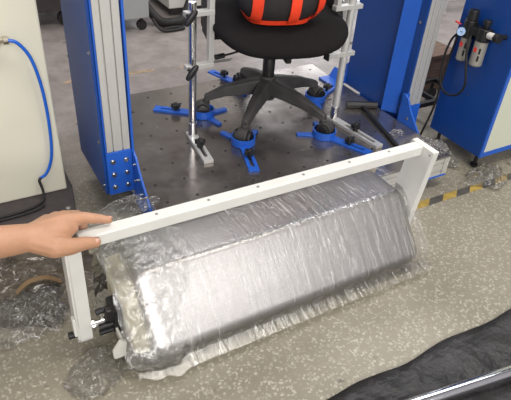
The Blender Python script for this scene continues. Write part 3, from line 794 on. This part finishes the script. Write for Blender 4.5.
# ------------------------------------------------------------ cream cabinet (left)
cab = thing('control_cabinet', 'cream control cabinet on a dark base plate left of the machine', 'cabinet', (-0.1, 1.95, 0))
bm = NB(); box(bm, (-0.5, 1.735, 0.0605), (0.279, 2.3, 1.5)); obj('cabinet_body', bm, MCREAM, cab, bevel=0.006)
bm = NB(); prism(bm, roundpoly([(-0.56, 1.595), (0.272, 1.595), (0.300, 1.75), (0.305, 2.34), (-0.56, 2.34)], [0.02, 0.02, 0.01, 0.02, 0.02], 4), 'z', 0.0, 0.060); obj('base_plate', bm, MDBASE, cab, bevel=0.003)
bm = NB(); hexbolt(bm, (0.253, 1.618, 0.060), (0, 0, 1), 0.006, 0.004); obj('bolt', bm, MSTEEL, cab)
bm = NB(); box(bm, (0.10, 1.70, 0.618), (0.150, 1.7345, 0.655)); box(bm, (0.05, 1.71, 0.66), (0.13, 1.7345, 0.72)); vf = obj('port_block', bm, MCREAM, cab, bevel=0.002)
bm = NB(); cyl(bm, (0.145, 1.705, 0.636), (0.165, 1.705, 0.637), 0.010, seg=6); cyl(bm, (0.165, 1.705, 0.637), (0.177, 1.705, 0.637), 0.012, seg=16); obj('push_fitting', bm, MBRASS, vf)
t = thing('air_hose', 'bright blue air hose looping down the cream cabinet front', 'hose', (0.24, 1.72, 0.13))
bm = NB(); tube(bm, [(0.172, 1.705, 0.637), (0.20, 1.70, 0.628), (0.229, 1.70, 0.58), (0.245, 1.70, 0.497), (0.251, 1.705, 0.392), (0.248, 1.71, 0.28), (0.238, 1.715, 0.205), (0.216, 1.718, 0.155), (0.192, 1.72, 0.138)], 0.0052, 12); obj('blue_tube', bm, MHOSEB, t, smooth=True)
bm = NB(); tube(bm, [(0.200, 1.72, 0.142), (0.188, 1.715, 0.133), (0.192, 1.705, 0.10), (0.188, 1.69, 0.070), (0.165, 1.672, 0.0665), (0.11, 1.655, 0.0665), (0.03, 1.65, 0.0665), (-0.1, 1.66, 0.0665)], 0.0048, 10); obj('black_cable', bm, MBLKR, t, smooth=True)
bm = NB(); tube(bm, [(0.182, 1.66, 0.0655), (0.15, 1.645, 0.0655), (0.06, 1.635, 0.0655), (-0.1, 1.64, 0.0655)], 0.0042, 10); tag(obj('power_cable', bm, MBLKR, smooth=True), 'thin black cable lying across the cream cabinet\'s dark base', 'cable')

# ------------------------------------------------------------ blue cabinet (right)
cb = thing('blue_cabinet', 'blue cabinet with pale front panel standing right of the machine', 'cabinet', (2.2, 1.4, 0))
bm = NB(); box(bm, (1.893, 1.252, 0.07), (2.55, 1.546, 1.3)); body = obj('cabinet_body', bm, MBLUE, cb, bevel=0.003)
bm = NB()
box(bm, (1.894, 1.247, 0.07), (1.912, 1.2515, 1.3)); box(bm, (1.9121, 1.247, 0.07), (2.53, 1.2515, 0.092)); box(bm, (2.5301, 1.247, 0.07), (2.549, 1.2515, 1.3)); box(bm, (1.9121, 1.247, 1.278), (2.53, 1.2515, 1.3))
obj('front_border', bm, MBLUE2, cb)
bm = NB(); box(bm, (1.9125, 1.2485, 0.0925), (2.5295, 1.2515, 1.2775)); obj('front_panel', bm, MPGREEN, cb)['label'] = 'pale greenish front panel'
for x in (1.93, 2.51):
    for y in (1.285, 1.51):
        bm = NB(); cyl(bm, (x, y, 0), (x, y, 0.014), 0.016); cyl(bm, (x, y, 0.014), (x, y, 0.0698), 0.008); obj('levelling_foot', bm, MBLK, cb)
bm = NB(); hexbolt(bm, (1.8928, 1.40, 0.30), (-1, 0, 0), 0.003, 0.002); obj('bolt', bm, MSTEEL, body)

# air filter and regulator pair
fl = thing('filter_regulator', 'twin bowl air filter regulator with gauge on the blue cabinet side', 'regulator', (1.86, 1.43, 0.43))
for y, z0, z1, r in ((1.461, 0.435, 0.530, 0.0215), (1.386, 0.440, 0.540, 0.026)):
    bm = NB(); cyl(bm, (1.86, y, z0 + 0.006), (1.86, y, z1), r, seg=28); cyl(bm, (1.86, y, z0), (1.86, y, z0 + 0.006), r * 0.8, r, seg=28)
    b_ = obj('filter_bowl', bm, MBOWL, fl)
    bm = NB()
    for k in (0, 1): box(bm, (1.8592 - r * 0.99, y - 0.010, z0 + 0.025 + k * 0.030), (1.862 - r, y - 0.003, z0 + 0.047 + k * 0.030), Matrix.Rotation(0.5, 4, 'Z'), (1.86, y, 0))
    obj('sight_slot', bm, MBLK, b_)
    bm = NB(); box(bm, (1.8592 - r * 0.99, y + 0.001, z0 + 0.060), (1.862 - r, y + 0.012, z0 + 0.078), Matrix.Rotation(0.3, 4, 'Z'), (1.86, y, 0)); obj('red_mark', bm, MRED, b_)
    bm = NB(); cyl(bm, (1.86, y, z0 - 0.006), (1.86, y, z0), 0.006, seg=12); obj('drain_cap', bm, MBLK, b_)
bm = NB(); cyl(bm, (1.86, 1.461, 0.5305), (1.86, 1.461, 0.60), 0.026, seg=12); cyl(bm, (1.86, 1.386, 0.5405), (1.86, 1.386, 0.59), 0.028, seg=12); box(bm, (1.84, 1.365, 0.552), (1.8925, 1.48, 0.582)); obj('valve_head', bm, MBLK, fl, bevel=0.003)
bm = NB(); cyl(bm, (1.86, 1.461, 0.6005), (1.86, 1.461, 0.640), 0.022, 0.020, seg=14); obj('adjusting_knob', bm, MBLK, fl, bevel=0.003)
bm = NB(); cyl(bm, (1.86, 1.386, 0.5905), (1.86, 1.386, 0.603), 0.010); cyl(bm, (1.86, 1.386, 0.603), (1.86, 1.386, 0.622), 0.016, seg=12); obj('fill_cap', bm, MBLK, fl, bevel=0.002)
gd = Vector((-0.82, -0.38, 0.42)).normalized(); g0 = Vector((1.838, 1.475, 0.548))
bm = NB(); cyl(bm, g0, g0 + gd * 0.014, 0.0185, seg=28); g = obj('pressure_gauge', bm, MBLK, fl)
bm = NB(); cyl(bm, g0 + gd * 0.0141, g0 + gd * 0.0155, 0.0165, seg=28); dl = obj('gauge_dial', bm, MDIAL, g)
bm = NB(); a = g0 + gd * 0.0158; sd = gd.cross(Vector((0, 0, 1))).normalized(); box(bm, a - Vector((0.0015, 0.008, 0.0008)), a + Vector((0.0005, 0.008, 0.0008))); obj('needle', bm, MBLK, g)
bm = NB(); tube(bm, [(1.858, 1.505, 0.568), (1.85, 1.53, 0.575)], 0.004); obj('red_lever', bm, MRED, fl, smooth=True)
bm = NB(); cyl(bm, (1.855, 1.36, 0.572), (1.850, 1.325, 0.575), 0.0135, seg=20); obj('white_coupling', bm, MWPL, fl)
bm = NB(); cyl(bm, (1.850, 1.3255, 0.575), (1.848, 1.305, 0.577), 0.018, seg=20); cyl(bm, (1.848, 1.315, 0.577), (1.8925, 1.312, 0.577), 0.010); obj('elbow_fitting', bm, MBLK, fl, bevel=0.002)
t = thing('air_hose', 'black air hose hanging in a loop below the filter regulator', 'hose', (1.86, 1.5, 0.27))
bm = NB(); tube(bm, [(1.858, 1.510, 0.530), (1.86, 1.535, 0.49), (1.86, 1.548, 0.401), (1.86, 1.53, 0.31), (1.86, 1.49, 0.275), (1.86, 1.43, 0.29), (1.845, 1.392, 0.35), (1.83, 1.400, 0.43), (1.832, 1.428, 0.515), (1.845, 1.432, 0.55)], 0.0048, 10); obj('looped_hose', bm, MBLKR, t, smooth=True)
bm = NB(); tube(bm, [(1.86, 1.505, 0.540), (1.862, 1.52, 0.42), (1.862, 1.525, 0.30), (1.862, 1.53, 0.18), (1.862, 1.56, 0.03)], 0.0048, 10); obj('straight_hose', bm, MBLKR, t, smooth=True)

# ------------------------------------------------------------ behind the gap on the right
t = thing('wooden_crate', 'dark brown wooden crate behind the gap beside the blue cabinet', 'crate', (2.33, 2.03, 0))
bm = NB(); box(bm, (2.24, 1.95, 0.0), (2.44, 2.15, 0.20)); obj('crate_body', bm, MWOOD, t, bevel=0.003)
bm = NB(); box(bm, (2.23, 1.94, 0.20), (2.45, 2.16, 0.215)); obj('crate_lid', bm, MWOOD, t)
t = thing('low_trolley', 'black framed low trolley between the machine and the blue cabinet', 'trolley', (2.05, 1.78, 0))
bm = NB()
for y in (1.68, 1.88): box(bm, (1.85, y - 0.012, 0.10), (2.25, y + 0.012, 0.124))
for x in (1.86, 2.05, 2.24): box(bm, (x - 0.01, 1.69, 0.1001), (x + 0.01, 1.87, 0.1239))
box(bm, (1.85, 1.67, 0.124), (1.874, 1.694, 0.30)); box(bm, (1.85, 1.868, 0.124), (1.874, 1.892, 0.30)); box(bm, (1.85, 1.67, 0.30), (1.874, 1.892, 0.32))
obj('trolley_frame', bm, MBLK, t, bevel=0.003)
for x in (1.87, 2.23):
    for y in (1.68, 1.88):
        bm = NB(); cyl(bm, (x, y - 0.010, 0.035), (x, y + 0.010, 0.035), 0.035, seg=24); cyl(bm, (x, y, 0.05), (x, y, 0.0999), 0.008); obj('wheel', bm, MBLKR, t)
crumple('plastic_film', 'pale torn film scrap beside the wooden crate', 'plastic film', (2.17, 2.10, 0), (0.06, 0.12, 0), 0.12, 31, MFILMC, n=24)

# ------------------------------------------------------------ far background
def leg_frame(label, x, y, lw, dep, h, s=0.04):
    t = thing('machine_stand', label, 'stand', (x, y, 0))
    bm = NB()
    box(bm, (x, y + s, 0.10), (x + s, y + dep - s, 0.10 + s)); box(bm, (x + s, y, 0.10), (x + lw - s, y + s, 0.10 + s)); box(bm, (x, y, h), (x + lw, y + dep, h + s)); box(bm, (x + s, y + dep - s, 0.10), (x + lw - s, y + dep, 0.10 + s))
    obj('stand_rails', bm, MALU, t, bevel=0.003)
    for a, b in ((x, y), (x + lw - s, y), (x, y + dep - s), (x + lw - s, y + dep - s)):
        bm = NB(); box(bm, (a, b, 0.012), (a + s, b + s, h)); box(bm, (a - 0.008, b - 0.008, 0), (a + s + 0.008, b + s + 0.008, 0.0119)); obj('leg', bm, MALU, t, bevel=0.002)
    return t


leg_frame('white aluminium machine stand behind the chair\'s right side', 2.56, 3.08, 0.7, 0.6, 0.9)
leg_frame('white aluminium machine stand beyond the gap beside the blue cabinet', 3.42, 2.98, 0.6, 0.6, 0.9)

t = thing('tool_cart', 'dark tool cart far behind the cream cabinet', 'cart', (0.6, 3.9, 0))
bm = NB(); box(bm, (0.20, 3.60, 0.10), (0.80, 4.12, 0.90)); cbod = obj('cart_body', bm, MDBASE, t, bevel=0.004)
for z in (0.20, 0.29, 0.40):
    bm = NB(); box(bm, (0.22, 3.588, z), (0.78, 3.5995, z + 0.008)); obj('drawer_trim', bm, MGREY, cbod)
for x in (0.25, 0.74):
    for y in (3.64, 4.08):
        bm = NB(); cyl(bm, (x, y - 0.015, 0.045), (x, y + 0.015, 0.045), 0.045, seg=24); cyl(bm, (x, y, 0.06), (x, y, 0.0999), 0.01); obj('wheel', bm, MBLKR, t)
t = thing('grey_cabinet', 'light grey cabinet on casters behind the left machine column', 'cabinet', (0.98, 3.7, 0))
bm = NB(); box(bm, (0.84, 3.36, 0.085), (1.205, 3.9, 0.95)); obj('cabinet_body', bm, MGREY, t, bevel=0.004)
for x in (0.88, 1.165):
    for y in (3.40, 3.86):
        bm = NB(); cyl(bm, (x, y - 0.012, 0.032), (x, y + 0.012, 0.032), 0.032, seg=24); cyl(bm, (x, y, 0.045), (x, y, 0.0849), 0.009); obj('caster', bm, MBLKR, t)
t = thing('white_cabinet', 'off-white machine cabinet far behind the left clamp stand', 'cabinet', (1.75, 3.8, 0))
bm = NB(); box(bm, (1.42, 3.56, 0.06), (2.1, 4.1, 1.1)); obj('cabinet_body', bm, MWPL, t, bevel=0.004)
bm = NB(); box(bm, (1.46, 3.60, 0), (2.06, 4.06, 0.0599)); obj('plinth', bm, MDBASE, t)
bm = NB(); tube(bm, [(1.225, 3.70, 0.20), (1.25, 3.52, 0.10), (1.30, 3.42, 0.035), (1.37, 3.38, 0.032), (1.45, 3.40, 0.035), (1.52, 3.46, 0.10), (1.60, 3.52, 0.22)], 0.03, 12)
tag(obj('duct_hose', bm, MBLKR, smooth=True), 'thick black hose sagging between grey and off-white cabinets', 'hose')
bm = NB(); tube(bm, [(1.22, 3.35, 0.08), (1.26, 3.30, 0.02), (1.34, 3.29, 0.012), (1.42, 3.31, 0.012), (1.38, 3.34, 0.012), (1.28, 3.33, 0.012)], 0.010, 8)
tag(obj('power_cable', bm, MBLKR, smooth=True), 'black cable coiled on the floor beside the grey cabinet', 'cable')

# ------------------------------------------------------------ foreground right
bm = NB(); n = 60; G = []
for i in range(n + 1):
    row = []
    for j in range(26):
        x = 0.60 + 1.6 * i / n; e = 0.012 * noise.noise(Vector((x * 6, 0, 4))) ; y = 0.612 + e - 0.62 * j / 25
        z = 0.006 + 0.016 * max(0, noise.noise(Vector((x * 4, y * 7, 2))) + 0.25) * min(1, j / 3) + 0.006 * abs(noise.noise(Vector((x * 13, y * 17, 6)))) * min(1, j / 2)
        row.append(bm.verts.new((x, y, z)))
    G.append(row)
for i in range(n):
    for j in range(25): bm.faces.new((G[i][j], G[i + 1][j], G[i + 1][j + 1], G[i][j + 1]))
r = bmesh.ops.extrude_face_region(bm, geom=bm.faces[:])
for v in [g for g in r['geom'] if isinstance(g, bmesh.types.BMVert)]: v.co.z = max(0.0008, v.co.z - 0.005)
tag(obj('plastic_sheet', bm, MMAT, smooth=True), 'shiny black plastic sheet on the floor at the lower right', 'sheet')
d = Vector((1.142 - 0.907, 0.439 - 0.471 - 0.004, 0)).normalized(); p0 = Vector((0.97, 0.458, 0.046))
t = thing('chrome_tube', 'chrome tube lying on the black plastic sheet', 'tube', (1.2, 0.43, 0.03))
bm = NB(); cyl(bm, p0 - d * 0.33, p0 + d * 0.75, 0.017, seg=96); obj('tube_body', bm, mat('polished_tube', (0.6, 0.62, 0.66), 0.10, 1.0, 0.02), t, smooth=False)
for s_ in (-0.335, 0.755):
    bm = NB(); cyl(bm, p0 + d * s_ - d * 0.004, p0 + d * s_ + d * 0.004, 0.0175, seg=24); obj('end_cap', bm, MBLK, t)
# paper strip on the floor, left
bm = NB(); pts = [(0.02, 1.312, 0.05), (0.06, 1.33, 0.062), (0.11, 1.33, 0.060), (0.15, 1.31, 0.045)]
P = spline(pts, 6); rows = []
for i, p in enumerate(P):
    rows.append([bm.verts.new(p + Vector((0, -0.010, 0))), bm.verts.new(p + Vector((0, 0.010, 0))), bm.verts.new(p + Vector((0, 0.010, 0.001))), bm.verts.new(p + Vector((0, -0.010, 0.001)))])
for a, b in zip(rows, rows[1:]):
    for k in range(4): bm.faces.new((a[k], a[(k + 1) % 4], b[(k + 1) % 4], b[k]))
bm.faces.new(rows[0]); bm.faces.new(rows[-1])
bmesh.ops.translate(bm, verts=bm.verts, vec=(0, 0, -0.02))
tag(obj('tape_strip', bm, mat('brown_tape', (0.16, 0.10, 0.05), 0.4)), 'brown tape strip on the film heap left of the drum', 'tape')


# ------------------------------------------------------------ hand and forearm
person = thing('person', 'person\'s bare forearm and hand gripping the left end of the white bar', 'person', (0.0, 1.0, 0.42))
bm = NB()


def limb(pts, step=0.004, sub=2):
    for (p, r), (q, s_) in zip(pts, pts[1:]):
        p, q = Vector(p), Vector(q); n_ = max(2, int((q - p).length / step))
        for k in range(n_ + 1):
            t = k / n_; ball(bm, p.lerp(q, t), r + (s_ - r) * t, sub)


limb([((-0.34, 0.60, 0.80), 0.050), ((-0.27, 0.90, 0.545), 0.046), ((-0.16, 0.965, 0.508), 0.044), ((-0.03, 1.000, 0.478), 0.038), ((0.06, 1.004, 0.462), 0.0315), ((0.085, 1.003, 0.460), 0.030)], 0.010, 3)
W_ = (0.083, 1.003, 0.460)
idx = [((0.085, 1.012, 0.464), 0.025), ((0.150, 1.028, 0.460), 0.0215), ((0.192, 1.036, 0.451), 0.0150), ((0.222, 1.032, 0.442), 0.0120), ((0.245, 1.027, 0.434), 0.0095)]
mid = [((0.085, 1.015, 0.462), 0.025), ((0.150, 1.050, 0.456), 0.017), ((0.184, 1.067, 0.440), 0.0125), ((0.194, 1.066, 0.412), 0.011), ((0.188, 1.054, 0.396), 0.0095)]
rng = [((0.082, 1.020, 0.460), 0.024), ((0.136, 1.064, 0.450), 0.0155), ((0.158, 1.080, 0.434), 0.0115), ((0.162, 1.076, 0.408), 0.0105), ((0.160, 1.062, 0.394), 0.009)]
pin = [((0.080, 1.022, 0.458), 0.023), ((0.116, 1.070, 0.446), 0.014), ((0.130, 1.088, 0.430), 0.0105), ((0.134, 1.088, 0.408), 0.009), ((0.134, 1.074, 0.396), 0.008)]
thb = [((0.080, 0.993, 0.455), 0.028), ((0.112, 0.970, 0.446), 0.0265), ((0.142, 0.968, 0.436), 0.0195), ((0.174, 0.979, 0.425), 0.0160), ((0.200, 0.983, 0.416), 0.0128)]
for f_ in (idx, mid, rng, pin, thb): limb(f_, 0.004, 2)
limb([((0.10, 1.0, 0.457), 0.030), ((0.136, 1.010, 0.455), 0.025), ((0.158, 1.015, 0.449), 0.016)]); limb([((0.120, 0.985, 0.448), 0.016), ((0.150, 1.005, 0.447), 0.013)])
arm_o = obj('forearm_and_hand', bm, MSKIN, person)
rm = arm_o.modifiers.new('Remesh', 'REMESH'); rm.mode = 'VOXEL'; rm.voxel_size = 0.0028; rm.use_smooth_shade = True
sm = arm_o.modifiers.new('Smooth', 'SMOOTH'); sm.iterations = 3; sm.factor = 0.5
bm = NB(); ball(bm, (0, 0, 0), 1, 3, (0.0075, 0.0055, 0.0022))
nd = Vector((-0.15, -0.55, 0.80)).normalized(); xd = (Vector((0.027, 0.007, -0.009))).normalized(); yd = nd.cross(xd).normalized(); xd = yd.cross(nd)
MM = Matrix((xd, yd, nd)).transposed().to_4x4(); MM.translation = Vector((0.202, 0.983, 0.416)) + nd * 0.0118
bm.transform(MM); obj('thumbnail', bm, MNAIL, person, smooth=True)
bm = NB(); ball(bm, (0, 0, 0), 1, 3, (0.0065, 0.0045, 0.0018))
nd = Vector((0.25, 0.1, 0.95)).normalized(); xd = Vector((0.022, -0.006, -0.008)).normalized(); yd = nd.cross(xd).normalized(); xd = yd.cross(nd)
MM = Matrix((xd, yd, nd)).transposed().to_4x4(); MM.translation = Vector((0.247, 1.028, 0.433)) + nd * 0.0082
bm.transform(MM); obj('fingernail', bm, MNAIL, person, smooth=True)
